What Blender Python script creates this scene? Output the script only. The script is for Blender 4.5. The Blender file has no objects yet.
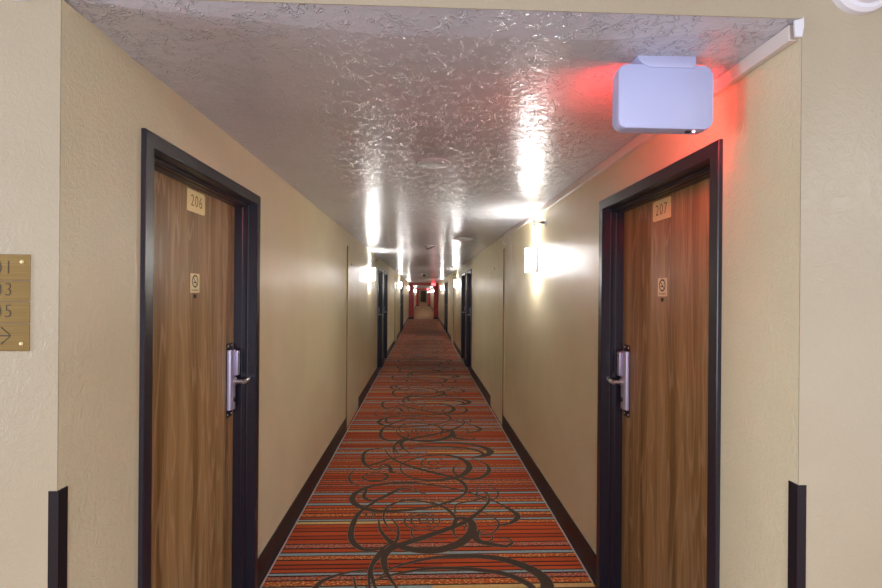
import bpy, bmesh, math, random
from mathutils import Vector, Matrix
random.seed(7)
C = bpy.context.scene.collection
PI = math.pi

# ------------------------------------------------------------------ dimensions (metres)
LX, RX, CZ, HY = -0.877, 0.965, 2.29, 1.17      # corridor walls, ceiling, mouth of the corridor
EYE = 1.584
END = 89.5
TOPZ = 2.75                                     # lobby ceiling

# ------------------------------------------------------------------ material helpers
def srgb(r, g, b):
    f = lambda c: (c/255/12.92) if c/255 <= .04045 else ((c/255+.055)/1.055)**2.4
    return (f(r), f(g), f(b), 1)

def mat(name, col, rough=.5, metal=0, spec=.5, coat=0):
    m = bpy.data.materials.new(name); m.use_nodes = True
    b = m.node_tree.nodes['Principled BSDF']
    b.inputs['Base Color'].default_value = col
    b.inputs['Roughness'].default_value = rough
    b.inputs['Metallic'].default_value = metal
    b.inputs['Specular IOR Level'].default_value = spec
    b.inputs['Coat Weight'].default_value = coat
    return m, m.node_tree.nodes, m.node_tree.links, b

def N(nodes, t, **k):
    n = nodes.new(t)
    for a, v in k.items():
        if a in n.inputs: n.inputs[a].default_value = v
        else: setattr(n, a, v)
    return n

def coords(nodes, links, scale=(1, 1, 1)):
    tc = nodes.new('ShaderNodeTexCoord'); mp = nodes.new('ShaderNodeMapping')
    mp.inputs['Scale'].default_value = scale
    links.new(tc.outputs['Object'], mp.inputs['Vector'])
    return mp.outputs['Vector']

def ramp(nodes, stops):
    r = nodes.new('ShaderNodeValToRGB'); e = r.color_ramp.elements
    e[0].position, e[0].color = stops[0]
    e[1].position, e[1].color = stops[-1]
    for p, c in stops[1:-1]:
        x = e.new(p); x.color = c
    return r

def plaster(name, c1, c2, rough, big, fine, dist, streak=(1, 1, 1), spec=.5, swirl=.5):
    """trowelled, satin painted plaster"""
    m, nd, lk, b = mat(name, c1, rough, spec=spec)
    v = coords(nd, lk, streak)
    n0 = N(nd, 'ShaderNodeTexNoise', Scale=1.6, Detail=3.0, Roughness=.6); lk.new(v, n0.inputs['Vector'])
    r0 = ramp(nd, [(.35, c1), (.7, c2)]); lk.new(n0.outputs['Fac'], r0.inputs['Fac'])
    lk.new(r0.outputs['Color'], b.inputs['Base Color'])
    n1 = N(nd, 'ShaderNodeTexNoise', Scale=big, Detail=3.0, Roughness=.55, Distortion=1.2); lk.new(v, n1.inputs['Vector'])
    r1 = ramp(nd, [(.42, (0, 0, 0, 1)), (.5, (1, 1, 1, 1)), (.58, (.15, .15, .15, 1))]); lk.new(n1.outputs['Fac'], r1.inputs['Fac'])
    n2 = N(nd, 'ShaderNodeTexNoise', Scale=fine, Detail=4.0, Roughness=.6); lk.new(v, n2.inputs['Vector'])
    mx = N(nd, 'ShaderNodeMix', data_type='FLOAT'); mx.inputs[0].default_value = swirl
    lk.new(n2.outputs['Fac'], mx.inputs[2]); lk.new(r1.outputs['Color'], mx.inputs[3])
    bp = N(nd, 'ShaderNodeBump', Strength=1.0, Distance=dist); lk.new(mx.outputs[0], bp.inputs['Height'])
    lk.new(bp.outputs['Normal'], b.inputs['Normal'])
    return m

M = {}
M['wall'] = plaster('wall_paint', srgb(218, 207, 172), srgb(210, 196, 160), .36, 30, 80, .0022, spec=.5, swirl=.25)
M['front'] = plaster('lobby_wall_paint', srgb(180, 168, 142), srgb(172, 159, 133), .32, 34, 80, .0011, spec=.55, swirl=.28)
M['ceiling'] = plaster('ceiling_paint', srgb(206, 205, 210), srgb(196, 194, 198), .22, 42, 95, .0075, spec=.6, swirl=.5)
def ceiling_paint():
    # gloss over a skip-trowel texture: smooth plaster with broken, meandering ridges
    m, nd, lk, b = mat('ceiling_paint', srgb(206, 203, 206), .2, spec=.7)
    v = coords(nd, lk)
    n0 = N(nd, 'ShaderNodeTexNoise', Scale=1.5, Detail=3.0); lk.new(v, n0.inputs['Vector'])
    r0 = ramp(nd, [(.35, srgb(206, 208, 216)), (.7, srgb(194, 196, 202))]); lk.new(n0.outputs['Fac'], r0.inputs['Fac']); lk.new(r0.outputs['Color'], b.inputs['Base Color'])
    n1 = N(nd, 'ShaderNodeTexNoise', Scale=40.0, Detail=2.0, Roughness=.5, Distortion=.9); lk.new(v, n1.inputs['Vector'])
    r1 = ramp(nd, [(.455, (0, 0, 0, 1)), (.5, (1, 1, 1, 1)), (.56, (.0, .0, .0, 1))]); lk.new(n1.outputs['Fac'], r1.inputs['Fac'])
    n3 = N(nd, 'ShaderNodeTexNoise', Scale=22.0, Detail=2.0); lk.new(v, n3.inputs['Vector'])
    r3 = ramp(nd, [(.44, (0, 0, 0, 1)), (.54, (1, 1, 1, 1))]); lk.new(n3.outputs['Fac'], r3.inputs['Fac'])
    mu = N(nd, 'ShaderNodeMath', operation='MULTIPLY'); lk.new(r1.outputs['Color'], mu.inputs[0]); lk.new(r3.outputs['Color'], mu.inputs[1])
    n2 = N(nd, 'ShaderNodeTexNoise', Scale=45.0, Detail=3.0, Roughness=.6); lk.new(v, n2.inputs['Vector'])
    ma = N(nd, 'ShaderNodeMath', operation='MULTIPLY_ADD'); lk.new(n2.outputs['Fac'], ma.inputs[0]); ma.inputs[1].default_value = .9; lk.new(mu.outputs[0], ma.inputs[2])
    bp = N(nd, 'ShaderNodeBump', Strength=1.0, Distance=.0032); lk.new(ma.outputs[0], bp.inputs['Height']); lk.new(bp.outputs['Normal'], b.inputs['Normal'])
    return m
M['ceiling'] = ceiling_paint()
M['red'] = plaster('red_wall_paint', srgb(178, 52, 56), srgb(168, 46, 52), .45, 20, 60, .0006)
M['leaf'] = plaster('painted_leaf', srgb(218, 207, 172), srgb(211, 198, 162), .38, 10, 60, .0004, (6, 6, .6), .45, .1)
M['black'] = mat('black_frame_enamel', srgb(33, 30, 42), .28, spec=.6)[0]
M['rubber'] = mat('black_vinyl_base', srgb(34, 28, 30), .42, spec=.4)[0]
M['guard'] = mat('black_vinyl_corner_guard', srgb(28, 22, 28), .45, spec=.35)[0]
M['caulk'] = mat('pale_carpet_edging', srgb(178, 172, 166), .6)[0]
M['white'] = mat('white_plastic', srgb(226, 226, 230), .38)[0]
M['raceway'] = mat('white_raceway', srgb(222, 210, 200), .4)[0]
M['sign_body'] = mat('cool_tinted_sign_housing', srgb(184, 190, 226), .35)[0]  # white housing with the bluish cast of cool light put into its colour
M['steel'] = mat('brushed_steel', srgb(214, 210, 212), .35, .9)[0]
M['dark_steel'] = mat('dark_steel', srgb(96, 88, 84), .35, 1)[0]
M['pewter'] = mat('satin_lock_cover', srgb(178, 172, 194), .36, .5)[0]
M['ink'] = mat('black_ink', srgb(26, 22, 18), .5)[0]
M['strip'] = mat('brown_edge_strip', srgb(132, 106, 68), .6)[0]
M['gap'] = mat('shadow_gap_lining', srgb(60, 46, 30), .8)[0]
M['plate'] = mat('pale_brass_plate', srgb(244, 230, 168), .4, .1)[0]
M['digit'] = mat('plate_lettering', srgb(150, 122, 66), .5)[0]
M['engrave'] = mat('engraved_lettering', srgb(72, 56, 32), .5)[0]
M['sticker'] = mat('cream_sticker', srgb(242, 228, 176), .4)[0]
M['tan_door'] = mat('tan_far_door', srgb(140, 112, 80), .5)[0]
M['dome'] = mat('smoked_dome', srgb(14, 14, 16), .08, spec=.8)[0]
M['coverplate'] = mat('painted_cover_plate', srgb(202, 200, 204), .4)[0]

def brass():
    m, nd, lk, b = mat('brushed_brass', srgb(170, 140, 88), .28, .9)
    v = coords(nd, lk, (1, 1, 260))
    n = N(nd, 'ShaderNodeTexNoise', Scale=6.0, Detail=3.0); lk.new(v, n.inputs['Vector'])
    r = ramp(nd, [(.3, srgb(140, 112, 66)), (.7, srgb(180, 148, 96))]); lk.new(n.outputs['Fac'], r.inputs['Fac'])
    lk.new(r.outputs['Color'], b.inputs['Base Color'])
    bp = N(nd, 'ShaderNodeBump', Strength=.4, Distance=.0004); lk.new(n.outputs['Fac'], bp.inputs['Height']); lk.new(bp.outputs['Normal'], b.inputs['Normal'])
    return m
M['brass'] = brass()

def wood():
    m, nd, lk, b = mat('oak_veneer', srgb(150, 105, 58), .36, spec=.5)
    v = coords(nd, lk, (1, 1, 1))
    # slow warp gives cathedral arches, stretched along the height of the door
    mpw = nd.new('ShaderNodeMapping'); mpw.inputs['Scale'].default_value = (8.5, 1, .8); lk.new(v, mpw.inputs['Vector'])
    nw = N(nd, 'ShaderNodeTexNoise', Scale=1.1, Detail=2.0, Roughness=.45, Distortion=.3); lk.new(mpw.outputs['Vector'], nw.inputs['Vector'])
    mul = N(nd, 'ShaderNodeMath', operation='MULTIPLY'); mul.inputs[1].default_value = 48; lk.new(nw.outputs['Fac'], mul.inputs[0])
    frac = N(nd, 'ShaderNodeMath', operation='SINE'); lk.new(mul.outputs[0], frac.inputs[0])
    r1 = ramp(nd, [(.0, (.0, 0, 0, 1)), (.6, (0, 0, 0, 1)), (1, (1, 1, 1, 1))]); lk.new(frac.outputs[0], r1.inputs['Fac'])
    # fine straight pores
    mp2 = nd.new('ShaderNodeMapping'); mp2.inputs['Scale'].default_value = (170, 10, 3.5); lk.new(v, mp2.inputs['Vector'])
    n2 = N(nd, 'ShaderNodeTexNoise', Scale=1.0, Detail=4.0, Roughness=.7); lk.new(mp2.outputs['Vector'], n2.inputs['Vector'])
    mp3 = nd.new('ShaderNodeMapping'); mp3.inputs['Scale'].default_value = (22, 4, .35); lk.new(v, mp3.inputs['Vector'])
    n3 = N(nd, 'ShaderNodeTexNoise', Scale=1.0, Detail=2.0); lk.new(mp3.outputs['Vector'], n3.inputs['Vector'])
    a = N(nd, 'ShaderNodeMath', operation='MULTIPLY_ADD'); lk.new(n2.outputs['Fac'], a.inputs[0]); a.inputs[1].default_value = .8; lk.new(n3.outputs['Fac'], a.inputs[2])
    cr = ramp(nd, [(.66, srgb(124, 95, 56)), (.86, srgb(146, 113, 66)), (1.0, srgb(170, 139, 92))]); lk.new(a.outputs[0], cr.inputs['Fac'])
    mx = N(nd, 'ShaderNodeMix', data_type='RGBA'); lk.new(r1.outputs['Color'], mx.inputs[0])
    sc = N(nd, 'ShaderNodeMath', operation='MULTIPLY'); sc.inputs[1].default_value = .45; lk.new(r1.outputs['Color'], sc.inputs[0]); lk.new(sc.outputs[0], mx.inputs[0])
    lk.new(cr.outputs['Color'], mx.inputs[6]); mx.inputs[7].default_value = srgb(196, 168, 130)
    lk.new(mx.outputs[2], b.inputs['Base Color'])
    bp = N(nd, 'ShaderNodeBump', Strength=.35, Distance=.0008); lk.new(n2.outputs['Fac'], bp.inputs['Height']); lk.new(bp.outputs['Normal'], b.inputs['Normal'])
    return m
M['wood'] = wood()

def emit(name, col, s, base=(.8, .8, .8, 1)):
    m, nd, lk, b = mat(name, base, .4)
    b.inputs['Emission Color'].default_value = col; b.inputs['Emission Strength'].default_value = s
    return m
M['lens'] = emit('lit_opal_lens', (1, .985, .96, 1), 70.0)
M['exit_red'] = emit('lit_red_legend', (1, .03, .03, 1), 14.0, (.8, .02, .02, 1))
M['led'] = emit('indicator_led', (1, .2, .35, 1), 10)

def carpet(name, c1, c2, fleck=None, amount=.5):
    m, nd, lk, b = mat(name, c1, .95, spec=.15)
    b.inputs['Sheen Weight'].default_value = .04; b.inputs['Sheen Roughness'].default_value = .5
    v = coords(nd, lk)
    n = N(nd, 'ShaderNodeTexNoise', Scale=420.0, Detail=2.0); lk.new(v, n.inputs['Vector'])
    r = ramp(nd, [(.35, c2), (.62, c1)]); lk.new(n.outputs['Fac'], r.inputs['Fac'])
    out = r.outputs['Color']
    if fleck:
        mp = nd.new('ShaderNodeMapping'); mp.inputs['Scale'].default_value = (.55, 1, 1); lk.new(v, mp.inputs['Vector'])
        n2 = N(nd, 'ShaderNodeTexNoise', Scale=115.0, Detail=2.0); lk.new(mp.outputs['Vector'], n2.inputs['Vector'])
        r2 = ramp(nd, [(amount, (0, 0, 0, 1)), (amount+.06, (1, 1, 1, 1))]); lk.new(n2.outputs['Fac'], r2.inputs['Fac'])
        mx = N(nd, 'ShaderNodeMix', data_type='RGBA'); lk.new(r2.outputs['Color'], mx.inputs[0]); lk.new(out, mx.inputs[6]); mx.inputs[7].default_value = fleck
        out = mx.outputs[2]
    lk.new(out, b.inputs['Base Color'])
    bp = N(nd, 'ShaderNodeBump', Strength=.6, Distance=.0015); lk.new(n.outputs['Fac'], bp.inputs['Height']); lk.new(bp.outputs['Normal'], b.inputs['Normal'])
    return m
CARPET = [
    carpet('carpet_orange', srgb(200, 88, 38), srgb(160, 62, 26)),                                  # 0
    carpet('carpet_rust', srgb(180, 74, 34), srgb(140, 50, 24)),                                    # 1
    carpet('carpet_dark', srgb(62, 44, 34), srgb(38, 28, 24)),                                      # 2
    carpet('carpet_blue', srgb(160, 184, 184), srgb(124, 150, 154), srgb(150, 120, 104), .58),      # 3
    carpet('carpet_gold_fleck', srgb(196, 96, 40), srgb(156, 66, 28), srgb(222, 174, 104), .54),     # 4
    carpet('carpet_salmon_fleck', srgb(182, 80, 48), srgb(150, 56, 34), srgb(168, 142, 122), .50),  # 5
    carpet('carpet_cream', srgb(216, 188, 122), srgb(190, 152, 90), srgb(184, 120, 64), .60),       # 6
    carpet('carpet_swirl_brown', srgb(84, 70, 56), srgb(58, 48, 40)),                               # 7
    carpet('carpet_swirl_edge', srgb(150, 132, 112), srgb(118, 96, 78)),                            # 8
    carpet('carpet_lobby', srgb(176, 136, 104), srgb(152, 112, 82)),                                  # 9
    carpet('carpet_lobby_band', srgb(150, 112, 84), srgb(130, 92, 68)),                              # 10
]

# ------------------------------------------------------------------ mesh helpers
def box(bm, x0, x1, y0, y1, z0, z1, bev=0, seg=2):
    vs = [bm.verts.new(p) for p in ((x0, y0, z0), (x1, y0, z0), (x1, y1, z0), (x0, y1, z0), (x0, y0, z1), (x1, y0, z1), (x1, y1, z1), (x0, y1, z1))]
    fs = [bm.faces.new([vs[i] for i in f]) for f in ((0, 3, 2, 1), (4, 5, 6, 7), (0, 1, 5, 4), (1, 2, 6, 5), (2, 3, 7, 6), (3, 0, 4, 7))]
    if bev:
        es = list({e for f in fs for e in f.edges})
        bmesh.ops.bevel(bm, geom=es, offset=bev, segments=seg, profile=.5, affect='EDGES')

def prism(bm, outline, y0, y1, axis='y', bev=0):
    """extrude a closed outline of (a, b); axis y: (x, z) swept along y; axis x: (y, z) swept along x; axis z: (x, y) swept along z"""
    def P(a, b, t):
        return (a, t, b) if axis == 'y' else ((t, a, b) if axis == 'x' else (a, b, t))
    v0 = [bm.verts.new(P(a, b, y0)) for a, b in outline]; v1 = [bm.verts.new(P(a, b, y1)) for a, b in outline]
    n = len(outline); f0 = bm.faces.new(v0); f1 = bm.faces.new(v1[::-1])
    for i in range(n): bm.faces.new((v0[i], v1[i], v1[(i+1) % n], v0[(i+1) % n]))
    if bev:
        bmesh.ops.bevel(bm, geom=list(f0.edges)+list(f1.edges), offset=bev, segments=2, profile=.5, affect='EDGES')

def rrect(w, h, r, n=6, cx=0, cy=0):
    pts = []
    for sx, sy, a0 in ((1, 1, 0), (-1, 1, 90), (-1, -1, 180), (1, -1, 270)):
        for k in range(n+1):
            a = math.radians(a0+90*k/n)
            pts.append((cx+sx*(w/2-r)+r*math.cos(a), cy+sy*(h/2-r)+r*math.sin(a)))
    return pts

def lathe(bm, prof, seg=32, mtx=None):
    """prof: list of (radius, height), revolved about z"""
    rings = []
    for r, z in prof:
        if r < 1e-6: rings.append([bm.verts.new((0, 0, z))])
        else: rings.append([bm.verts.new((r*math.cos(2*PI*k/seg), r*math.sin(2*PI*k/seg), z)) for k in range(seg)])
    for a, b in zip(rings, rings[1:]):
        for k in range(seg):
            q = [a[k % len(a)], a[(k+1) % len(a)], b[(k+1) % len(b)], b[k % len(b)]]
            u = []
            for x in q:
                if x not in u: u.append(x)
            if len(u) > 2: bm.faces.new(u)
    if mtx is not None:
        bmesh.ops.transform(bm, matrix=mtx, verts=[v for r in rings for v in r])

def tube(bm, pts, rad, seg=10):
    pts = [Vector(p) for p in pts]; rings = []
    rads = rad if isinstance(rad, (list, tuple)) else [rad]*len(pts)
    for i, p in enumerate(pts):
        t = (pts[min(i+1, len(pts)-1)]-pts[max(i-1, 0)]).normalized()
        up = Vector((0, 0, 1)) if abs(t.z) < .9 else Vector((0, 1, 0))
        a = t.cross(up).normalized(); b = a.cross(t)
        rings.append([bm.verts.new(p+(a*math.cos(2*PI*k/seg)+b*math.sin(2*PI*k/seg))*rads[i]) for k in range(seg)])
    for r0, r1 in zip(rings, rings[1:]):
        for k in range(seg): bm.faces.new((r0[k], r0[(k+1) % seg], r1[(k+1) % seg], r1[k]))
    bm.faces.new(rings[0][::-1]); bm.faces.new(rings[-1])

def obj(name, bm, m, parent=None, smooth=False, loc=None):
    bmesh.ops.recalc_face_normals(bm, faces=bm.faces[:])
    me = bpy.data.meshes.new(name); bm.to_mesh(me); bm.free()
    for x in (m if isinstance(m, (list, tuple)) else [m]): me.materials.append(x)
    o = bpy.data.objects.new(name, me); C.objects.link(o)
    if parent: o.parent = parent
    if loc: o.location = loc
    if smooth:
        for p in me.polygons: p.use_smooth = True
        try: me.set_sharp_from_angle(angle=math.radians(40))
        except Exception: pass
    return o

def tag(o, label, cat=None, group=None):
    o['label'] = label
    if cat: o['category'] = cat
    if group: o['group'] = group
    return o

def thing(name, loc, rz=0, label=None, cat=None, group=None, kind=None):
    o = bpy.data.objects.new(name, None); C.objects.link(o); o.empty_display_size = .1
    o.location = loc; o.rotation_euler = (0, 0, rz)
    if kind: o['kind'] = kind
    if label: tag(o, label, cat, group)
    return o

def structure(o, label, cat):
    o['kind'] = 'structure'; return tag(o, label, cat)

def copy_tree(o, parent=None):
    c = o.copy(); C.objects.link(c); c.parent = parent
    for ch in list(o.children): copy_tree(ch, c)
    return c

def text_mesh(s, size, depth=.0006, sx=1.0, spacing=1.0, off=0.0):
    """a bmesh of the text, lying in xz and facing -y, centred"""
    cu = bpy.data.curves.new('lettering', 'FONT'); cu.body = s; cu.size = size; cu.extrude = depth
    cu.align_x = 'CENTER'; cu.align_y = 'CENTER'; cu.space_character = spacing; cu.offset = off
    t = bpy.data.objects.new('lettering', cu); C.objects.link(t)
    dg = bpy.context.evaluated_depsgraph_get(); dg.update()
    me = bpy.data.meshes.new_from_object(t.evaluated_get(dg))
    bm = bmesh.new(); bm.from_mesh(me)
    bpy.data.objects.remove(t); bpy.data.meshes.remove(me)
    bm.transform(Matrix.Rotation(PI/2, 4, 'X') @ Matrix.Diagonal((sx, 1, 1, 1)))
    return bm

def area(name, loc, rot, sx, sy, power, col, parent=None, spread=PI):
    l = bpy.data.lights.new(name, 'AREA'); l.shape = 'RECTANGLE'; l.size = sx; l.size_y = sy
    l.energy = power; l.color = col; l.spread = spread
    o = bpy.data.objects.new(name, l); C.objects.link(o); o.location = loc; o.rotation_euler = rot
    if parent: o.parent = parent
    return o

# ------------------------------------------------------------------ the setting
W = .935                                           # clear door opening
ZT = 2.042                                        # top of the clear opening
FW = .05                                          # width of the frame face
LEFT_DOORS = [2.010, 9.66, 11.02, 18.9, 20.3]
RIGHT_DOORS = [2.0, 9.76, 11.10, 18.7, 20.1]
LEFT_LEAF = [(5.455, 6.42), (14.7, 15.65)]
RIGHT_LEAF = [(5.56, 6.52), (14.6, 15.55)]
LEAF_TOP = 2.13

def wall(name, x, sgn, y0, y1, doors, leaves, m, label):
    bm = bmesh.new(); T = .2
    def seg(a, b, z0, z1):
        if b-a > 1e-4: box(bm, min(x, x+sgn*T), max(x, x+sgn*T), a, b, z0, z1)
    ops = [(d-W/2-.028, d+W/2+.028, ZT+.028) for d in doors] + [(a-.008, b+.008, LEAF_TOP+.008) for a, b in leaves]
    cur = y0
    for a, b, zt in sorted(ops):
        seg(cur, a, 0, CZ); seg(a, b, zt, CZ); cur = b
    seg(cur, y1, 0, CZ)
    box(bm, min(x+sgn*T, x+sgn*(T+.05)), max(x+sgn*T, x+sgn*(T+.05)), y0+.1, y1, 0, CZ)
    return structure(obj(name, bm, m), label, 'wall')

wall('wall_left', LX, -1, HY+.0, END, LEFT_DOORS, LEFT_LEAF, M['wall'], 'tan textured corridor wall on the left with door 206 in it')
wall('wall_right', RX, 1, HY+.0, END, RIGHT_DOORS, RIGHT_LEAF, M['wall'], 'tan textured corridor wall on the right with door 207 in it')

bm = bmesh.new(); box(bm, LX-.25, RX+.25, HY+.9, END, CZ, CZ+.1)
# the plaster sags a little just inside the mouth of the corridor
NX = 24; rows = []
for k in range(NX+1):
    x = LX-.25+(RX-LX+.5)*k/NX; q = max(0, min(1, (x-LX)/.75)); q2 = max(.35, min(1, (RX+.1-x)/.6)); wd = .015+.085*q*q2
    rows.append([bm.verts.new(p) for p in ((x, HY, CZ+.1), (x, HY, CZ+.006), (x, HY+wd, CZ+.006-wd*.15), (x, HY+wd+.25, CZ-.006), (x, HY+.9, CZ))])
for a, b in zip(rows, rows[1:]):
    for j in range(4): bm.faces.new((a[j], b[j], b[j+1], a[j+1]))
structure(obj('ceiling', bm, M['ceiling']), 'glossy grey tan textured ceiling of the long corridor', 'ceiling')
# the lobby in front of the corridor (the photographer stands in it)
bm = bmesh.new(); box(bm, -4.5, LX, HY-.003, HY-.0005, 0, TOPZ); box(bm, -4.5, LX-.26, HY-.0005, HY+.2, 0, TOPZ)
structure(obj('wall_front_left', bm, M['front']), 'greyish beige textured wall facing the camera, left of the corridor mouth', 'wall')
bm = bmesh.new(); box(bm, RX, 4.5, HY-.003, HY-.0005, 0, TOPZ); box(bm, RX+.26, 4.5, HY-.0005, HY+.2, 0, TOPZ)
structure(obj('wall_front_right', bm, M['front']), 'greyish beige textured wall facing the camera, right of the corridor mouth', 'wall')
bm = bmesh.new(); box(bm, LX, RX, HY-.003, HY-.0005, CZ+.006, TOPZ); box(bm, LX-.25, RX+.25, HY, HY+.2, CZ+.101, TOPZ)
structure(obj('wall_front_header', bm, M['front']), 'beige strip of wall above the corridor mouth', 'wall')
bm = bmesh.new(); box(bm, -4.5, 4.5, -3.2, HY+.2, TOPZ, TOPZ+.1)
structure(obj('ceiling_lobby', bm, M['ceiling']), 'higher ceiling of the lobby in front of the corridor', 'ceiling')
bm = bmesh.new(); box(bm, -4.5, 4.5, -3.3, -3.2, 0, TOPZ)
structure(obj('wall_back', bm, M['front']), 'lobby wall behind the camera', 'wall')
bm = bmesh.new(); box(bm, LX-.2, RX+.2, END, END+.1, 0, CZ)
structure(obj('wall_end', bm, M['wall']), 'cream wall closing the far end of the corridor', 'wall')

# red portals
def portal(name, y, x0, x1, zt, th, label):
    bm = bmesh.new()
    box(bm, LX, x0, y, y+th, 0, CZ); box(bm, x1, RX, y, y+th, 0, CZ); box(bm, x0, x1, y, y+th, zt, CZ)
    o = structure(obj(name, bm, M['red']), label, 'wall')
    bm = bmesh.new()
    box(bm, LX, x0+.01, y-.012, y+th+.01, 0, .12); box(bm, x1-.01, RX, y-.012, y+th+.01, 0, .12)
    obj('baseboard', bm, M['rubber'], o)
    return o
portal('wall_portal_near', 29.6, -.57, .68, 2.11, .5, 'nearer of the two dark red portal walls across the corridor')
portal('wall_portal_far', 61.4, -.57, .65, 2.09, .5, 'farther and smaller looking dark red portal wall, seen through the nearer one')

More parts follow.
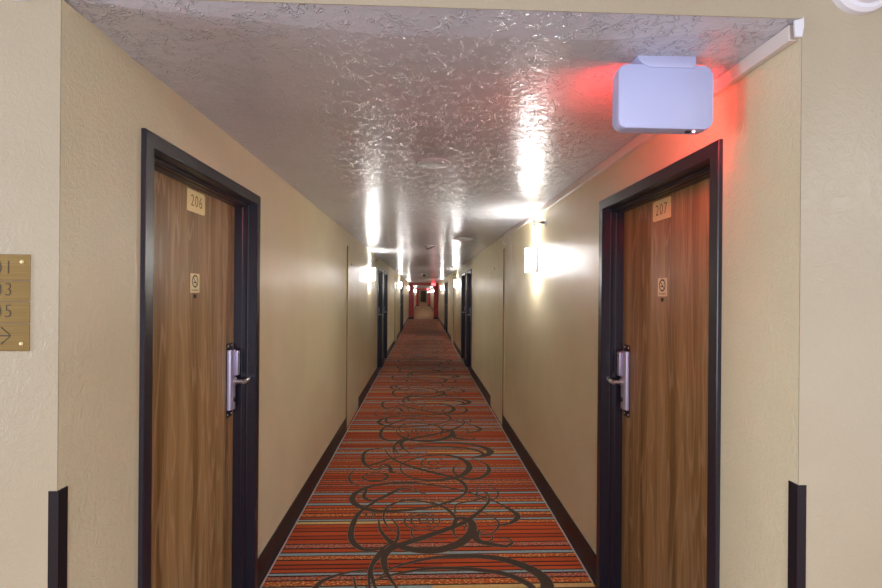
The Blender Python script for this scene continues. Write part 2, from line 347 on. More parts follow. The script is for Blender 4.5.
# ---- carpet: cross stripes as faces of the floor mesh, swirls laid into it
def floor():
    bm = bmesh.new(); P = 2.16; rnd = random.Random(21)
    seq = []; y = 0
    pal = [0, 0, 0, 0, 1, 4, 5, 3, 4, 6, 0, 5, 3, 1]
    last = None
    while y < P-.02:
        k = rnd.choice(pal)
        while k == last or (k in (3, 6) and last in (3, 6)): k = rnd.choice(pal)
        w = rnd.uniform(.024, .046) if k not in (3, 6) else rnd.uniform(.018, .036)
        if y+w+.008 > P-.02: w = P-y-.007
        k2 = k if rnd.random() < .8 else rnd.choice(pal)
        k3 = k if rnd.random() < .75 else rnd.choice(pal)
        seq.append((y, y+w, (k2, k, k3), (rnd.uniform(-.22, -.05), rnd.uniform(.05, .25)))); y += w
        d = rnd.uniform(.008, .014); seq.append((y, min(y+d, P), (2, 2, 2), (-.3, .3))); y += d; last = k
    def quad(x0, x1, ya, yb, mi, z=0):
        f = bm.faces.new([bm.verts.new(p) for p in ((x0, ya, z), (x1, ya, z), (x1, yb, z), (x0, yb, z))]); f.material_index = mi
    for r in range(0, 14):
        base = 1.17+r*P-P*.5
        for a, b, ks, (xa, xb) in seq:
            ya, yb = max(HY, base+a), min(29.6, base+b)
            if yb-ya < 1e-4: continue
            quad(LX-.01, xa, ya, yb, ks[0]); quad(xa, xb, ya, yb, ks[1]); quad(xb, RX+.01, ya, yb, ks[2])
    quad(-4.5, 4.5, -3.2, HY, 9)
    # beyond the first portal: plainer brown carpet with broad bands
    y = 29.6; i = 0
    while y < END:
        w = 1.3 if i % 2 == 0 else .35
        quad(LX-.01, RX+.01, y, min(END, y+w), 9 if i % 2 == 0 else 10); y += w; i += 1
    # swirls.  motif A is centred on x 0, motif B a little to the right, half a repeat farther on
    f, th, ph = 470., math.radians(2.2), math.radians(.45)
    def grd(u, v):                      # traced curve points -> carpet plan
        x, yy = u-441, v-294
        X, Y = x*math.cos(ph)+yy*math.sin(ph), -x*math.sin(ph)+yy*math.cos(ph)
        r = X/f; t = EYE/(Y/f)
        return (t*(math.sin(th)+r*math.cos(th)), t*(math.cos(th)-r*math.sin(th)))
    def A(p): return grd(330+p[0]/4.41, 480+p[1]/4.41)
    def B(p): return grd(340+p[0]/4.9, 430+p[1]/4.9)
    def ell(cx, cy, rx, ry, a0, a1, grow=1.0):
        n = 28; return [(cx+rx*(1+(grow-1)*k/n)*math.cos(math.radians(a0+(a1-a0)*k/n)), cy+ry*(1+(grow-1)*k/n)*math.sin(math.radians(a0+(a1-a0)*k/n))) for k in range(n+1)]
    curves = [  # (mapping, points, widest, where widest 0..1)
        (A, ell(405, 183, 78, 40, -20, 330, .96), .009, .4),
        (A, ell(408, 180, 52, 29, 60, 430, .9), .010, .5),
        (A, ell(414, 176, 26, 16, 0, 420, .5), .009, .3),
        (A, [(362, 212), (362, 245), (400, 262), (450, 266), (510, 262)], .008, .3),
        (A, [(430, 65), (340, 30), (260, 60), (200, 95), (130, 145), (98, 205), (95, 262), (140, 304), (210, 306), (285, 272)], .030, .72),
        (A, [(830, 160), (800, 137), (720, 92), (620, 58), (500, 30), (350, 12), (210, 22), (130, 48), (98, 80), (120, 112), (200, 136), (330, 134), (450, 118), (560, 82), (604, 45), (590, 12), (560, -8)], .034, .52),
        (A, [(640, 130), (720, 165), (745, 200), (710, 238), (660, 245)], .010, .5),
        (A, [(720, 90), (790, 128), (828, 160), (795, 190), (720, 203), (690, 196)], .030, .45),
        (A, [(700, 62), (694, 105), (600, 182), (450, 240), (330, 280), (270, 300), (238, 345), (245, 400), (290, 470), (330, 520)], .040, .42),
        (A, [(215, 175), (222, 220), (262, 268), (330, 300), (450, 312), (560, 285), (622, 235), (622, 185), (570, 168), (545, 200), (552, 245), (600, 270)], .052, .48),
        (A, [(548, 205), (552, 165), (485, 112), (350, 90), (262, 113), (236, 160), (256, 208), (300, 235)], .020, .14),
        (A, ell(176, 153, 24, 15, -60, 380, .45), .009, .3),
        (A, [(270, 170), (300, 212), (292, 268), (232, 322), (182, 388), (198, 470), (230, 530)], .020, .55),
        (A, [(700, 62), (660, 50), (645, 72), (690, 90), (735, 78), (738, 48), (700, 25), (655, 30), (645, 55)], .010, .5),
        (A, [(552, 150), (560, 108), (640, 90), (690, 70), (690, 50)], .014, .5),
        (A, [(712, 240), (716, 262), (690, 272), (660, 262), (655, 240), (680, 228), (712, 240)], .010, .4),
        (A, [(668, 220), (642, 240), (655, 270), (720, 285), (775, 292), (804, 276), (785, 258), (745, 258)], .034, .25),
        (A, [(785, 300), (750, 285), (715, 296)], .008, .5),
        (A, [(120, 60), (160, 40), (150, 75), (190, 92), (250, 70), (320, 40), (380, 50), (430, 70)], .024, .3),
        (A, [(580, 165), (600, 200), (590, 215), (612, 222)], .008, .5),
        (B, ell(458, 163, 62, 27, -20, 330, .95), .012, .5),
        (B, ell(460, 163, 30, 13, 60, 430, .7), .012, .5),
        (B, [(290, 96), (330, 80), (450, 65), (600, 66), (700, 84), (737, 107), (705, 128), (640, 136)], .052, .76),
        (B, [(255, 110), (300, 95), (440, 82), (600, 88), (680, 104), (700, 120), (660, 132)], .030, .7),
        (B, [(640, 138), (715, 168), (728, 205), (680, 237), (610, 238), (560, 210), (560, 182), (592, 158)], .030, .35),
        (B, [(305, 210), (300, 172), (380, 135), (500, 122), (595, 142), (634, 182), (590, 226), (480, 246), (370, 240), (312, 212), (300, 190)], .042, .58),
        (B, [(220, 95), (250, 135), (320, 170), (440, 205), (560, 235), (610, 268), (618, 300), (590, 330), (530, 362)], .032, .4),
        (B, [(300, 82), (200, 88), (130, 104), (112, 140), (130, 172), (180, 165), (250, 140), (350, 122), (430, 112)], .028, .45),
        (B, [(112, 150), (130, 178), (180, 196), (230, 170), (262, 150)], .012, .4),
        (B, [(190, 190), (212, 168), (245, 182), (252, 206), (300, 214), (330, 210)], .028, .55),
        (B, [(110, 228), (150, 210), (212, 214), (234, 228), (210, 246), (150, 250), (112, 236), (125, 222), (175, 222), (200, 236)], .020, .4),
        (B, [(72, 195), (45, 230), (60, 262), (112, 280)], .014, .5),
        (B, [(270, 122), (262, 84), (295, 50), (345, 34)], .016, .5),
        (B, [(315, 96), (305, 62), (350, 46)], .014, .5),
        (B, [(230, 395), (290, 350), (400, 340), (520, 352)], .012, .5),
    ]
    def smooth(p):
        out = []; p = [Vector(q) for q in p]
        for i in range(len(p)-1):
            a, b, c, d = p[max(i-1, 0)], p[i], p[i+1], p[min(i+2, len(p)-1)]
            n = max(2, int((c-b).length/.012))
            n = min(n, 12)
            for k in range(n):
                t = k/n; out.append(.5*((2*b)+(c-a)*t+(2*a-5*b+4*c-d)*t*t+(3*b-a-3*c+d)*t**3))
        out.append(p[-1]); return out
    for ci, (mp, pts, wmax, pk) in enumerate(curves):
        q = smooth([mp(p) for p in pts]); n = len(q)
        for lay, (extra, mi, z) in enumerate(((.0028, 8, .0006), (0, 7, .0010))):
            z += ci*.000012
            ws = []
            for i in range(n):
                t = i/(n-1); s = t/pk*.5 if t < pk else .5+(t-pk)/(1-pk)*.5
                wm = wmax*1.35; ws.append((.0075+(wm-.0075)*math.sin(PI*s)**1.6)/2+extra)
            for rep in range(-1, 13):
                dy = rep*2.16
                prev = None
                for i in range(n):
                    t = (q[min(i+1, n-1)]-q[max(i-1, 0)]); t.normalize()
                    nx, ny = -t.y, t.x
                    X, Y = q[i].x, q[i].y+dy
                    if Y < HY+.02 or Y > 29.5: prev = None; continue
                    cl = lambda a: max(LX+.02, min(RX-.02, a))
                    e = (bm.verts.new((cl(X+nx*ws[i]), Y+ny*ws[i], z)), bm.verts.new((cl(X-nx*ws[i]), Y-ny*ws[i], z)))
                    if prev:
                        fc = bm.faces.new((prev[0], prev[1], e[1], e[0])); fc.material_index = mi
                    prev = e
    me = bpy.data.meshes.new('floor'); bm.to_mesh(me); bm.free()
    for x in CARPET: me.materials.append(x)
    o = bpy.data.objects.new('floor', me); C.objects.link(o)
    # all faces look up
    bm = bmesh.new(); bm.from_mesh(me)
    for fc in bm.faces:
        fc.normal_update()
        if fc.normal.z < 0: fc.normal_flip()
    bm.to_mesh(me); bm.free()
    return structure(o, 'striped orange carpet with brown swirls running down the corridor', 'floor')
floor()
bm = bmesh.new(); box(bm, -4.5, 4.5, -3.2, END, -.1, -.001)
structure(obj('floor_slab', bm, M['gap']), 'slab under the carpet', 'floor')

# ---- baseboards (one per side) and the pale carpet edging
def baseboard(side, x, sgn, doors, leaves, label):
    bm = bmesh.new(); stops = [(d-W/2-FW-.002, d+W/2+FW+.002) for d in doors]+[(a-.004, b+.004) for a, b in leaves]
    cur = HY+.04; segs = []
    for a, b in sorted(stops): segs.append((cur, a)); cur = b
    segs.append((cur, 29.6)); segs.append((30.11, 61.4)); segs.append((61.9, END))
    for a, b in segs:
        xs = sorted((x, x+sgn*.009))
        prism(bm, [(x, 0), (x+sgn*.016, 0), (x+sgn*.009, .016), (x+sgn*.009, .146), (x+sgn*.005, .152), (x, .152)], a, b, 'y')
    o = obj('baseboard_'+side, bm, M['rubber']); structure(o, label, 'baseboard')
baseboard('left', LX, 1, LEFT_DOORS, LEFT_LEAF, 'black vinyl baseboard along the left corridor wall')
baseboard('right', RX, -1, RIGHT_DOORS, RIGHT_LEAF, 'black vinyl baseboard along the right corridor wall')
for i, (x, s, sd) in enumerate(((LX+.016, 1, 'left'), (RX-.016, -1, 'right'))):
    bm = bmesh.new(); xs = sorted((x, x+s*.007)); box(bm, xs[0], xs[1], HY+1.385, 29.55, 0, .005)
    structure(obj('trim_%d' % (i+1), bm, M['caulk']), 'thin pale edging where the carpet meets the %s baseboard' % sd, 'trim')

# ------------------------------------------------------------------ doors
# local axes: x along the wall, y out of the wall into the corridor, z up; s is the latch side
REC = .095
def frame_bm():
    bm = bmesh.new()
    # profile (i: into the opening, y): proud face, return, rabbet, stop
    prof = [(-FW, -.03), (-FW, .012), (-FW+.003, .014), (-.003, .014), (0, .011), (0, -.030), (.002, -.034), (.013, -.034), (.016, -.037), (.016, -.052), (.019, -.056), (.019, -REC), (-.02, -REC), (-.02, -.03)]
    def ring(i):
        return [(-W/2+i, 0), (-W/2+i, ZT-i), (W/2-i, ZT-i), (W/2-i, 0)]
    cols = [[bm.verts.new((px, y, pz)) for px, pz in ring(i)] for i, y in prof]
    n = len(cols)
    for a in range(n):
        b = (a+1) % n
        for k in range(3): bm.faces.new((cols[a][k], cols[a][k+1], cols[b][k+1], cols[b][k]))
    bm.faces.new([c[0] for c in cols]); bm.faces.new([c[3] for c in cols][::-1])
    return bm

def make_door(number, s, full=True):
    t = thing('door', (0, 0, 0), kind='structure')
    obj('door_frame', frame_bm(), M['black'], t)
    bm = bmesh.new(); box(bm, -W/2-.012, W/2+.012, -REC-.044, -REC-.001, .008, ZT+.010)
    obj('door_panel', bm, M['wood'], t)
    bm = bmesh.new(); box(bm, -W/2-.02, W/2+.02, -REC-.03, -.0, 0.0005, .0075)
    obj('threshold', bm, M['dark_steel'], t)
    yf = -REC
    # lock
    lx = s*(W/2-.014-.058)
    bm = bmesh.new(); prism(bm, rrect(.068, .37, .006, 3, lx, 1.143), yf, yf+.003, 'y')
    pl = obj('lock_plate', bm, M['dark_steel'], t); pl['label'] = 'dark steel lock back plate'
    bm = bmesh.new()
    for dx in (-.022, .022):
        for zz in (1.143+.172, 1.143-.172): lathe(bm, [(0, .003), (.0035, .0028), (.005, .001), (.005, 0)], 12, Matrix.Translation((lx+dx, yf+.003, zz)) @ Matrix.Rotation(-PI/2, 4, 'X'))
    obj('screw', bm, M['steel'], pl, True)
    bm = bmesh.new()
    o = [(-.031, 0), (-.031, .010), (-.024, .020), (-.010, .024), (.012, .022), (.028, .016), (.031, .008), (.031, 0)]
    prism(bm, [(lx-s*a, yf+.003+b) for a, b in o], .995, 1.296, 'z', .002)
    cv = obj('lock_cover', bm, M['pewter'], t); cv['label'] = 'rounded metallic lock cover'
    bm = bmesh.new(); prism(bm, rrect(.036, .125, .006, 4, lx+s*.012, 1.228), yf+.020, yf+.044, 'y', .004)
    rd = obj('card_reader', bm, M['pewter'], t, True); rd['label'] = 'raised card reader box'
    bm = bmesh.new(); box(bm, lx+s*.012-.012, lx+s*.012+.012, yf+.0442, yf+.0447, 1.268, 1.271)
    obj('card_slot', bm, M['ink'], rd)
    bm = bmesh.new()
    lathe(bm, [(0, .050), (.010, .050), (.010, .012), (.019, .010), (.019, 0), (0, 0)], 20, Matrix.Translation((lx+s*.006, yf+.022, 1.135)) @ Matrix.Rotation(-PI/2, 4, 'X'))
    # lever: curves out towards the latch edge and beyond
    pts = [(lx-s*.004, yf+.070, 1.132), (lx+s*.006, yf+.073, 1.134), (lx+s*.03, yf+.077, 1.138), (lx+s*.06, yf+.074, 1.142), (lx+s*.085, yf+.066, 1.146)]
    tube(bm, pts, [.009, .012, .012, .0105, .008], 12)
    lv = obj('lever_handle', bm, M['steel'], t, True); lv['label'] = 'polished lever handle'
    bm = bmesh.new()
    lathe(bm, [(0, .008), (.009, .008), (.013, .006), (.013, 0)], 20, Matrix.Translation((lx+s*.004, yf+.022, 1.045)) @ Matrix.Rotation(-PI/2, 4, 'X'))
    obj('key_cylinder', bm, M['dark_steel'], t, True)
    if full:
        px = -s*0.02 if False else 0
        cx = number[1]
        bm = bmesh.new()
        w, h, c = .156, .092, .008
        ol = [(-w/2, -h/2+c*.4), (-w/2+c*.4, -h/2), (w/2-c, -h/2), (w/2, -h/2+c), (w/2, h/2-c), (w/2-c, h/2), (-w/2+c*.4, h/2), (-w/2, h/2-c*.4)]
        if s > 0: ol = [(-a, b) for a, b in ol]
        ol = [(cx+a*(1 if s < 0 else -1)*(-1 if s < 0 else 1)*(1), 1.967+b) for a, b in ol]
        prism(bm, ol, yf, yf+.003, 'y', .0006)
        np_ = obj('number_plate', bm, M['plate'], t); np_['label'] = 'pale brass plate reading %s' % number[0]
        bm = text_mesh(number[0], .070, .0004, .84, 1.22, -.0008)
        bm.transform(Matrix.Translation((cx, yf+.0036, 1.967)) @ Matrix.Rotation(PI, 4, 'Z'))
        obj('digits', bm, M['digit'], np_)
        sx_ = number[2]
        bm = bmesh.new(); prism(bm, rrect(.080, .082, .003, 2, sx_, 1.622), yf, yf+.0012, 'y')
        st = obj('no_smoking_sticker', bm, M['sticker'], t); st['label'] = 'cream square sticker with a no smoking symbol'
        bm = bmesh.new()
        # ring, slash, cigarette and smoke
        n = 40; zc = 1.630
        for k in range(n):
            a0, a1 = 2*PI*k/n, 2*PI*(k+1)/n
            q = [(r*math.cos(a)+sx_, yf+.0016, r*math.sin(a)+zc) for r, a in ((.021, a0), (.027, a0), (.027, a1), (.021, a1))]
            bm.faces.new([bm.verts.new(p) for p in q])
        def bar(x0, z0, x1, z1, w, y=yf+.0017):
            d = Vector((x1-x0, z1-z0)).normalized()*w/2
            bm.faces.new([bm.verts.new((x+sx_, y, z+zc)) for x, z in ((x0-d.y, z0+d.x), (x1-d.y, z1+d.x), (x1+d.y, z1-d.x), (x0+d.y, z0-d.x))])
        bar(.016, .016, -.016, -.016, .0045); bar(.014, -.005, -.010, -.005, .005); bar(-.012, -.002, -.010, .009, .002)
        obj('no_smoking_symbol', bm, M['ink'], st)
        bm = text_mesh('NO SMOKING', .009, .0001, 1, 1.0)
        bm.transform(Matrix.Translation((sx_, yf+.0016, 1.592)) @ Matrix.Rotation(PI, 4, 'Z'))
        obj('lettering', bm, M['engrave'], st)
        bm = bmesh.new()
        lathe(bm, [(0, .002), (.004, .001), (.005, .004), (.008, .004), (.009, 0)], 20, Matrix.Translation((sx_, yf, 1.566)) @ Matrix.Rotation(-PI/2, 4, 'X'))
        pe = obj('peephole', bm, M['dark_steel'], t, True); pe['label'] = 'dark metal peephole'
    return t

LROT, RROT = -PI/2, PI/2
# door 206: local x = -(Y - yc); door 207: local x = Y - yc
d206 = make_door(('206', 2.010-2.046, 2.010-2.042), -1)
d206.name = 'door_1'; d206.location = (LX, LEFT_DOORS[0], 0); d206.rotation_euler.z = LROT
tag(d206, 'brown oak door 206 in a black frame, nearest on the left wall', 'door')
d207 = make_door(('207', 2.052-2.0, 2.042-2.0), 1)
d207.name = 'door_2'; d207.location = (RX, RIGHT_DOORS[0], 0); d207.rotation_euler.z = RROT
tag(d207, 'brown oak door 207 in a black frame, nearest on the right wall', 'door')
protoL = make_door(None, -1, False); protoR = make_door(None, 1, False)
n = 3
ORD = ['second', 'third', 'fourth', 'fifth']
for i, y in enumerate(LEFT_DOORS[1:]):
    o = protoL if i == 0 else copy_tree(protoL)
    o.name = 'door_%d' % n; n += 1; o.location = (LX, y, 0); o.rotation_euler.z = LROT
    tag(o, 'dark framed room door, %s from the camera on the left wall' % ORD[i], 'door')
for i, y in enumerate(RIGHT_DOORS[1:]):
    o = protoR if i == 0 else copy_tree(protoR)
    o.name = 'door_%d' % n; n += 1; o.location = (RX, y, 0); o.rotation_euler.z = RROT
    tag(o, 'dark framed room door, %s from the camera on the right wall' % ORD[i], 'door')

# door leaves held open flat in the walls, painted like the wall
def leaf(x, sgn, a, b, label):
    global n
    t = thing('door_%d' % n, (x, (a+b)/2, 0), kind='structure'); n += 1
    h = (b-a)/2
    bm = bmesh.new(); xs = sorted((sgn*.012, -sgn*.036)); box(bm, xs[0], xs[1], -h, h, .03, LEAF_TOP, .001, 1)
    obj('door_panel', bm, M['leaf'], t)
    bm = bmesh.new(); xs = sorted((sgn*.0125, -sgn*.03)); box(bm, xs[0], xs[1], -h-.004, -h-.0005, .03, LEAF_TOP)
    q = obj('edge_strip', bm, M['strip'], t); q['label'] = 'thin brown edge strip'
    bm = bmesh.new()
    for zc in (.3, 1.1, 1.85):
        tube(bm, [(sgn*.012, h+.002, zc-.05), (sgn*.012, h+.002, zc+.05)], .006, 8)
    obj('hinge', bm, M['leaf'], t, True)
    bm = bmesh.new(); lathe(bm, [(0, .006), (.010, .005), (.014, 0)], 16, Matrix.Translation((sgn*.012, -h+.25 if sgn > 0 else h-.28, 1.93)) @ Matrix.Rotation(sgn*PI/2, 4, 'Y'))
    obj('door_stud', bm, M['dark_steel'], t, True)
    bm = bmesh.new(); xs = sorted((-sgn*.03, -sgn*.035)); box(bm, xs[0], xs[1], -h, h, .0, .03)
    obj('bottom_sweep', bm, M['rubber'], t)
    tag(t, label, 'door')
for i, (a, b) in enumerate(LEFT_LEAF): leaf(LX, 1, a, b, 'tan painted door leaf folded flat into the left wall, %s' % ('nearer to the camera' if i == 0 else 'farther down the corridor'))
for i, (a, b) in enumerate(RIGHT_LEAF): leaf(RX, -1, a, b, 'tan painted door leaf folded flat into the right wall, %s' % ('nearer to the camera' if i == 0 else 'farther down the corridor'))

# door at the far end
t = thing('door_%d' % n, (.09, END, 0), kind='structure'); tag(t, 'tiny tan door at the far end of the corridor', 'door')
bm = bmesh.new(); box(bm, -.45, .45, -.03, 0, .01, 2.05, .004); obj('door_panel', bm, M['tan_door'], t)
bm = bmesh.new()
for a, b in ((-.5, -.45), (.45, .5)): box(bm, a, b, -.05, 0, 0, 2.1)
box(bm, -.45, .45, -.05, 0, 2.05, 2.1); obj('door_frame', bm, M['tan_door'], t)
bm = bmesh.new(); tube(bm, [(.36, -.03, 1.02), (.36, -.08, 1.02), (.26, -.08, 1.02)], .01); obj('door_handle', bm, M['steel'], t)

# ------------------------------------------------------------------ wall sconces
def make_sconce():
    t = thing('wall_sconce', (0, 0, 0))
    bm = bmesh.new(); box(bm, -.058, .058, 0, .018, -.104, .104, .002)
    obj('backplate', bm, M['dark_steel'], t)
    bm = bmesh.new()                                   # bowed opal lens, open above and below
    o = []
    for k in range(13):
        a = PI*k/12; o.append((.053*math.cos(a), .018+.020+.056*math.sin(a)))
    ol = [(.053, .018)]+o+[(-.053, .018)]
    inn = [(a*.93, .018 if abs(b-.018) < 1e-6 else b-.003) for a, b in ol]
    z0, z1 = -.098, .098
    A0 = [bm.verts.new((a, b, z0)) for a, b in ol]; A1 = [bm.verts.new((a, b, z1)) for a, b in ol]
    B0 = [bm.verts.new((a, b, z0)) for a, b in inn]; B1 = [bm.verts.new((a, b, z1)) for a, b in inn]
    for k in range(len(ol)-1):
        bm.faces.new((A0[k], A0[k+1], A1[k+1], A1[k])); bm.faces.new((B0[k], B1[k], B1[k+1], B0[k+1]))
        bm.faces.new((A1[k], A1[k+1], B1[k+1], B1[k])); bm.faces.new((A0[k], B0[k], B0[k+1], A0[k+1]))
    obj('lamp_shade', bm, M['lens'], t, True)
    bm = bmesh.new()
    for zc in (-.05, .05): tube(bm, [(0, .045, zc-.035), (0, .045, zc+.035)], .012, 12)
    obj('lamp_tube', bm, M['lens'], t, True)
    area('up_light', (0, .048, .088), (PI, 0, 0), .05, .04, 2.4, (1, .96, .88), t, math.radians(125))
    area('down_light', (0, .048, -.088), (0, 0, 0), .05, .04, 1.8, (1, .96, .88), t)
    return t
proto = make_sconce(); first = True
where = {(-1, 4): 'lit wall lamp on the left wall just behind the nearer red portal',
         (-1, 5): 'lit wall lamp on the left wall midway between the two red portals',
         (-1, 6): 'lit wall lamp on the left wall just behind the farther red portal',
         (-1, 7): 'lit wall lamp on the left wall between the farther red portal and the end wall',
         (1, 4): 'lit wall lamp on the right wall just behind the nearer red portal',
         (1, 5): 'lit wall lamp on the right wall midway between the two red portals',
         (1, 6): 'lit wall lamp on the right wall just in front of the farther red portal',
         (1, 7): 'lit wall lamp on the right wall between the farther red portal and the end wall',
         (1, 8): 'farthest lit wall lamp, on the right wall beside the end wall',
         (-1, 0): 'first lit wall lamp on the left wall, between the folded leaf and the paired doors',
         (-1, 1): 'second lit wall lamp from the camera on the left wall',
         (-1, 2): 'third lit wall lamp on the left wall, close to the red portal',
         (-1, 3): 'small lit wall lamp on the left wall seen through the red portal',
         (1, 0): 'largest lit opal wall lamp, on the right wall beyond door 207',
         (1, 1): 'second lit wall lamp from the camera on the right wall, past the paired doors',
         (1, 2): 'third lit wall lamp on the right wall, close to the red portal',
         (1, 3): 'small lit wall lamp on the right wall seen through the red portal'}
for s, ys in ((-1, (7.72, 17.2, 27.0, 55.0, 36.4, 45.6, 66.0, 78.0)), (1, (3.985, 13.15, 22.7, 50.5, 32.5, 41.5, 60.0, 72.0, 85.0))):
    for i, y in enumerate(ys):
        o = proto if first else copy_tree(proto); first = False
        o.location = (LX if s < 0 else RX, y, 1.878 if s > 0 else 1.899); o.rotation_euler.z = LROT if s < 0 else RROT
        tag(o, where[(s, i)], 'wall lamp', 'lit sconces along the corridor walls')

# ------------------------------------------------------------------ sidewall sprinklers
def make_sprinkler():
    t = thing('sprinkler_head', (0, 0, 0))
    bm = bmesh.new(); lathe(bm, [(0, .012), (.016, .012), (.022, .008), (.034, .002), (.034, 0)], 24, Matrix.Rotation(-PI/2, 4, 'X'))
    obj('escutcheon', bm, M['steel'], t, True)
    bm = bmesh.new(); tube(bm, [(0, .01, 0), (0, .035, 0), (0, .05, 0)], [.011, .010, .007], 12)
    tube(bm, [(0, .05, 0), (.012, .06, 0), (.014, .075, 0), (0, .088, 0), (-.014, .075, 0), (-.012, .06, 0), (0, .05, 0)], .003, 8)
    obj('sprinkler_body', bm, M['dark_steel'], t, True)
    bm = bmesh.new()
    pts = [(.026*math.cos(2*PI*k/24), .092, .024*math.sin(2*PI*k/24)) for k in range(25)]
    tube(bm, pts, .0035, 8)
    tube(bm, [(-.024, .092, 0), (.024, .092, 0)], .003, 6)
    obj('deflector', bm, M['dark_steel'], t, True)
    return t
sp = make_sprinkler()
for i, (s, y, lab) in enumerate(((1, 3.68, 'metal sidewall sprinkler head above the nearest wall lamp, right wall'),
                               (-1, 8.05, 'small metal sidewall sprinkler head above the first left wall lamp'),
                               (1, 13.6, 'distant sidewall sprinkler head above the second right wall lamp'))):
    o = sp if i == 0 else copy_tree(sp)
    o.location = (LX-.002 if s < 0 else RX+.002, y, 2.155); o.rotation_euler.z = LROT if s < 0 else RROT
    tag(o, lab, 'sprinkler', 'sidewall sprinkler heads')

# ------------------------------------------------------------------ raceway and dangling wire
t = thing('cable_raceway', (RX-.001, HY, CZ), 0, 'white plastic cable raceway along the top of the right wall', 'raceway')
bm = bmesh.new(); box(bm, -.022, 0, .012, 4.28, -.043, -.001, .002); obj('channel', bm, M['raceway'], t)
bm = bmesh.new()
prism(bm, [(-.024, -.002), (.000, .003), (.0005, .008), (.0, -.018), (-.004, -.044), (-.022, -.044)], -.010, -.0035, 'y', .001)
c = obj('broken_end_cap', bm, M['white'], t); c['label'] = 'chipped white end cap'
bm = bmesh.new()
pts = [(-.012-.03*math.sin(a)*.6, 4.28+.02*a, -.045-.035*(1-math.cos(a))) for a in [k*PI*1.4/12 for k in range(13)]]
tube(bm, pts, .007, 8); obj('cable_end', bm, M['raceway'], t, True)
bm = bmesh.new(); tube(bm, [(RX-.004, 5.12, 2.13), (RX-.006, 5.10, 2.195), (RX-.02, 5.09, 2.215), (RX-.03, 5.085, 2.19)], .006, 8)
tube(bm, [(RX-.004, 5.12, 2.13), (RX-.003, 5.085, 1.92)], .003, 6)
tag(obj('loose_wire', bm, M['raceway'], None, True), 'thin loose painted wire hanging below the raceway end, right wall', 'wire')

# ------------------------------------------------------------------ ceiling fittings
bm = bmesh.new(); lathe(bm, [(0, -.007), (.090, -.007), (.094, -.004), (.096, 0), (0, 0)], 48)
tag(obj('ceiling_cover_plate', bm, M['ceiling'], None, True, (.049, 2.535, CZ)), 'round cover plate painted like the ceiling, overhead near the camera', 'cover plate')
t = thing('smoke_detector', (.498, 5.9, CZ), 0, 'round white ceiling disc right of centre, beyond the near wall lamp', 'smoke detector')
bm = bmesh.new(); lathe(bm, [(0, -.022), (.115, -.020), (.126, -.012), (.126, -.006), (0, -.006)], 40); obj('detector_body', bm, M['white'], t, True)
bm = bmesh.new(); lathe(bm, [(0, -.006), (.112, -.006), (.112, 0), (0, 0)], 40); obj('mounting_ring', bm, M['dark_steel'], t, True)
t = thing('ceiling_latch', (.10, 6.85, CZ), 0, 'small metal latch bracket under the ceiling at mid corridor', 'latch')
bm = bmesh.new(); box(bm, -.03, .10, -.03, .03, -.004, 0, .001); obj('latch_plate', bm, M['steel'], t)
bm = bmesh.new(); tube(bm, [(.08, 0, -.004), (.02, 0, -.03), (-.035, -.0, -.055), (-.055, 0, -.045), (-.08, 0, -.002)], [.006, .008, .010, .008, .006], 10); obj('latch_hook', bm, M['dark_steel'], t, True)
t = thing('dome_camera', (.03, 16.4, CZ+.003), 0, 'small white ceiling dome camera with a black lens, far down the corridor', 'security camera')
bm = bmesh.new(); lathe(bm, [(0, -.03), (.075, -.03), (.085, -.015), (.085, 0), (0, 0)], 32); obj('camera_base', bm, M['white'], t, True)
bm = bmesh.new(); lathe(bm, [(0, -.095), (.03, -.088), (.05, -.068), (.060, -.04), (.060, -.03)], 32); obj('dome', bm, M['dome'], t, True)

# alarm units high on the walls that face the camera
def make_alarm():
    t = thing('wall_alarm', (0, 0, 0))
    R = Matrix.Rotation(PI/2, 4, 'X')
    bm = bmesh.new(); lathe(bm, [(.0, .0), (.083, 0), (.083, .018), (.076, .026), (.0, .026)], 40, R); obj('alarm_base', bm, M['white'], t, True)
    bm = bmesh.new(); lathe(bm, [(.066, .026), (.064, .044), (.052, .052), (.048, .050), (.0, .050)], 40, R); obj('alarm_cover', bm, M['white'], t, True)
    return t
o = make_alarm(); o.location = (1.112, HY, 2.392); tag(o, 'white round wall detector cut by the top edge of the photo, right corner', 'detector', 'round detectors high on the front walls')
o2 = copy_tree(o); o2.location = (-.972, HY, 2.362); tag(o2, 'white round wall detector barely showing at the top left corner', 'detector', 'round detectors high on the front walls')

# ------------------------------------------------------------------ exit signs
def make_exit():
    """origin on the ceiling; the lit legend looks towards +y"""
    t = thing('exit_sign', (0, 0, 0))
    bm = bmesh.new()
    prism(bm, rrect(.282, .186, .022, 6, 0, -.122), 0, .046, 'y', .006)
    obj('sign_housing', bm, M['sign_body'], t, True)
    bm = bmesh.new()
    prism(bm, [(-.088, 0), (-.087, -.010), (-.076, -.024), (-.060, -.034), (-.046, -.038), (.082, -.038), (.088, -.030), (.088, 0)], -.004, .05, 'y', .004)
    obj('mounting_canopy', bm, M['sign_body'], t, True)
    bm = text_mesh('EXIT', .145, .001, .80, 1.0, .001); bm.transform(Matrix.Translation((0, .047, -.122)) @ Matrix.Rotation(PI, 4, 'Z'))
    o = obj('lit_legend', bm, M['exit_red'], t); o['label'] = 'red lit letters EXIT'
    bm = bmesh.new(); lathe(bm, [(0, -.004), (.003, -.003), (.004, 0)], 12, Matrix.Translation((.095, .02, -.215))); o = obj('indicator_lamp', bm, M['led'], t)
    bm = bmesh.new(); box(bm, .070, .084, .014, .026, -.219, -.215, .001); obj('test_button', bm, M['ink'], t)
    area('legend_light', (0, .052, -.122), (PI/2, 0, PI), .24, .15, 5.0, (1, .06, .04), t)
    return t
e = make_exit(); e.location = (.708, 1.352, CZ); tag(e, 'blank white back of the exit sign hanging from the near ceiling', 'exit sign')
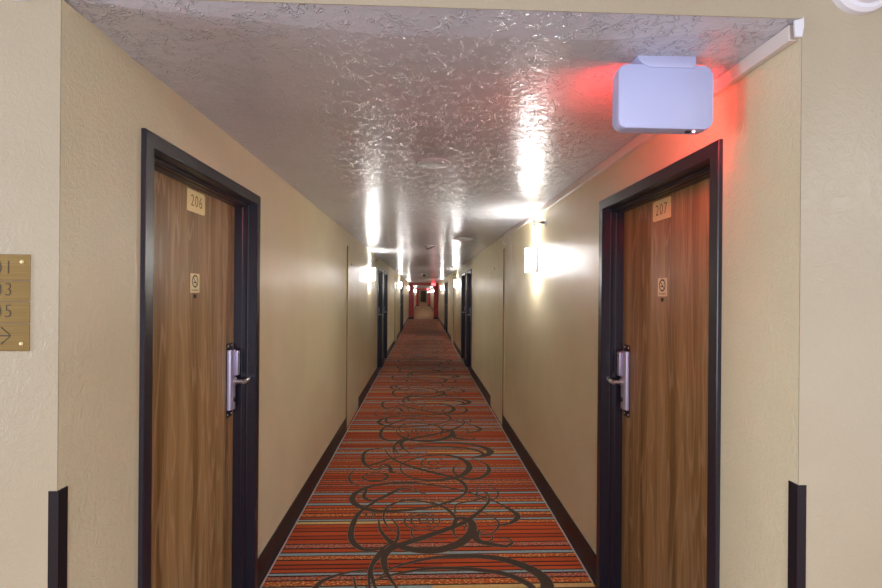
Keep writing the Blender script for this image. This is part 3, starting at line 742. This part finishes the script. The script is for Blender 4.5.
e2 = copy_tree(e); e2.location = (.66, 29.35, CZ); e2.rotation_euler.z = PI; tag(e2, 'small red lit exit sign above the nearer red portal', 'exit sign')
e3 = copy_tree(e)
for q in (e2, e3):
    for ch in q.children:
        if ch.type == 'LIGHT': ch.data = ch.data.copy(); ch.data.energy = .6
e3.location = (.62, 61.1, CZ); e3.rotation_euler.z = PI; tag(e3, 'tiny red exit sign above the farther red portal', 'exit sign')

# ------------------------------------------------------------------ corner guards
for s, x, lab in ((1, LX, 'black corner guard on the wall corner left of door 206'), (-1, RX, 'black corner guard on the wall corner right of door 207')):
    bm = bmesh.new(); th = .004; L = .020
    o = [(x-s*L, HY), (x, HY), (x, HY+.026), (x+s*th, HY+.026), (x+s*th, HY-th), (x-s*L, HY-th)]
    prism(bm, o, 0.001, 1.102, 'z')
    tag(obj('corner_guard', bm, M['guard']), lab, 'corner guard', 'corner guards at the corridor mouth')

# ------------------------------------------------------------------ brass directory sign, left front wall
sx1, sx0 = -.943, -1.215
t = thing('directory_sign', ((sx0+sx1)/2, HY, 1.555), 0, 'brass room directory plate with an arrow, cut by the left edge', 'sign')
hw = (sx1-sx0)/2; zs = [.1165, .0535, .003, -.050, -.1165]
for k in range(4):
    bm = bmesh.new(); box(bm, -hw, hw, -.006, 0, zs[k+1]+.0007, zs[k]-.0007, .0008, 1)
    p = obj('brass_strip', bm, M['brass'], t)
    zc = (zs[k]+zs[k+1])/2
    if k < 3:
        bm = text_mesh(('201', '203', '205')[k], .046, .0003, .84, 1.25, -.0008); bm.transform(Matrix.Translation((hw-.073, -.0064, zc-.004*(k == 0)+.002)))
        obj('digits', bm, M['engrave'], p)
    else:
        bm = bmesh.new(); a = hw-.044
        box(bm, a-.07, a, -.0068, -.0062, zc+.0025, zc+.006)
        for sg in (1, -1):
            prism(bm, [(a+.001, zc+.00425), (a-.001, zc+.00425+sg*.003), (a-.020, zc+.00425+sg*.0215), (a-.022, zc+.00425+sg*.019)], -.0068, -.0062, 'y')
        obj('arrow', bm, M['engrave'], p)
for zz in (.098, -.098):
    for xx in (hw-.018, -hw+.018):
        bm = bmesh.new(); lathe(bm, [(0, .0035), (.003, .003), (.0045, 0)], 14, Matrix.Translation((xx, -.006, zz)) @ Matrix.Rotation(PI/2, 4, 'X')); obj('screw', bm, M['plate'], t, True)

# ------------------------------------------------------------------ wall outlet
t = thing('wall_outlet', (LX, 6.88, .40), LROT, 'small white outlet low on the left wall, past the folded leaf', 'outlet')
bm = bmesh.new(); box(bm, -.036, .036, 0, .005, -.058, .058, .0015); obj('outlet_plate', bm, M['white'], t)
for zc in (-.022, .022):
    bm = bmesh.new(); prism(bm, rrect(.030, .028, .008, 4, 0, zc), .005, .007, 'y'); s_ = obj('socket', bm, M['white'], t)
    bm = bmesh.new(); box(bm, -.008, -.006, .007, .0074, zc-.004, zc+.006); box(bm, .006, .008, .007, .0074, zc-.004, zc+.006); obj('socket_slot', bm, M['ink'], s_)

# ------------------------------------------------------------------ light from the lobby: unseen overhead lamps and added cool fill
area('lobby_overhead_light', (-3.6, -2.0, TOPZ-.02), (0, 0, 0), 1.0, .5, 10, (.86, .90, 1.0))
area('lobby_overhead_light', (4.0, -2.0, TOPZ-.02), (0, 0, 0), 1.0, .5, 48, (.88, .91, 1.0))
area('lobby_overhead_light', (0, -1.2, TOPZ-.02), (0, 0, 0), 1.2, .6, 30, (.90, .94, 1.0))  # unseen overhead fill, added to brighten the corridor mouth
area('lobby_back_fill', (.5, -3.15, 1.25), (PI/2, 0, 0), 3.0, 1.6, 84, (.74, .80, 1.0))  # cool fill added behind the camera; the back wall has no window
area('lobby_left_fill', (-4.4, .35, 1.4), (PI/2, 0, -PI/2), 1.2, 1.8, 70, (.80, .86, 1.0))  # added cool side fill, no window stands there

w = bpy.data.worlds.new('World'); bpy.context.scene.world = w; w.use_nodes = True
w.node_tree.nodes['Background'].inputs['Color'].default_value = (.80, .87, 1, 1)
w.node_tree.nodes['Background'].inputs['Strength'].default_value = .8

# ------------------------------------------------------------------ camera
cd = bpy.data.cameras.new('camera'); cam = bpy.data.objects.new('camera', cd); C.objects.link(cam)
cd.sensor_width = 36; cd.lens = 36*470/882; cd.clip_start = .02; cd.clip_end = 300
cam.matrix_world = Matrix.Translation((0, 0, EYE)) @ Matrix.Rotation(math.radians(-2.2), 4, 'Z') @ Matrix.Rotation(PI/2, 4, 'X') @ Matrix.Rotation(math.radians(.45), 4, 'Z')
bpy.context.scene.camera = cam
vs = bpy.context.scene.view_settings
vs.view_transform = 'Standard'; vs.look = 'None'; vs.gamma = 1; vs.exposure = .52; vs.use_curve_mapping = False
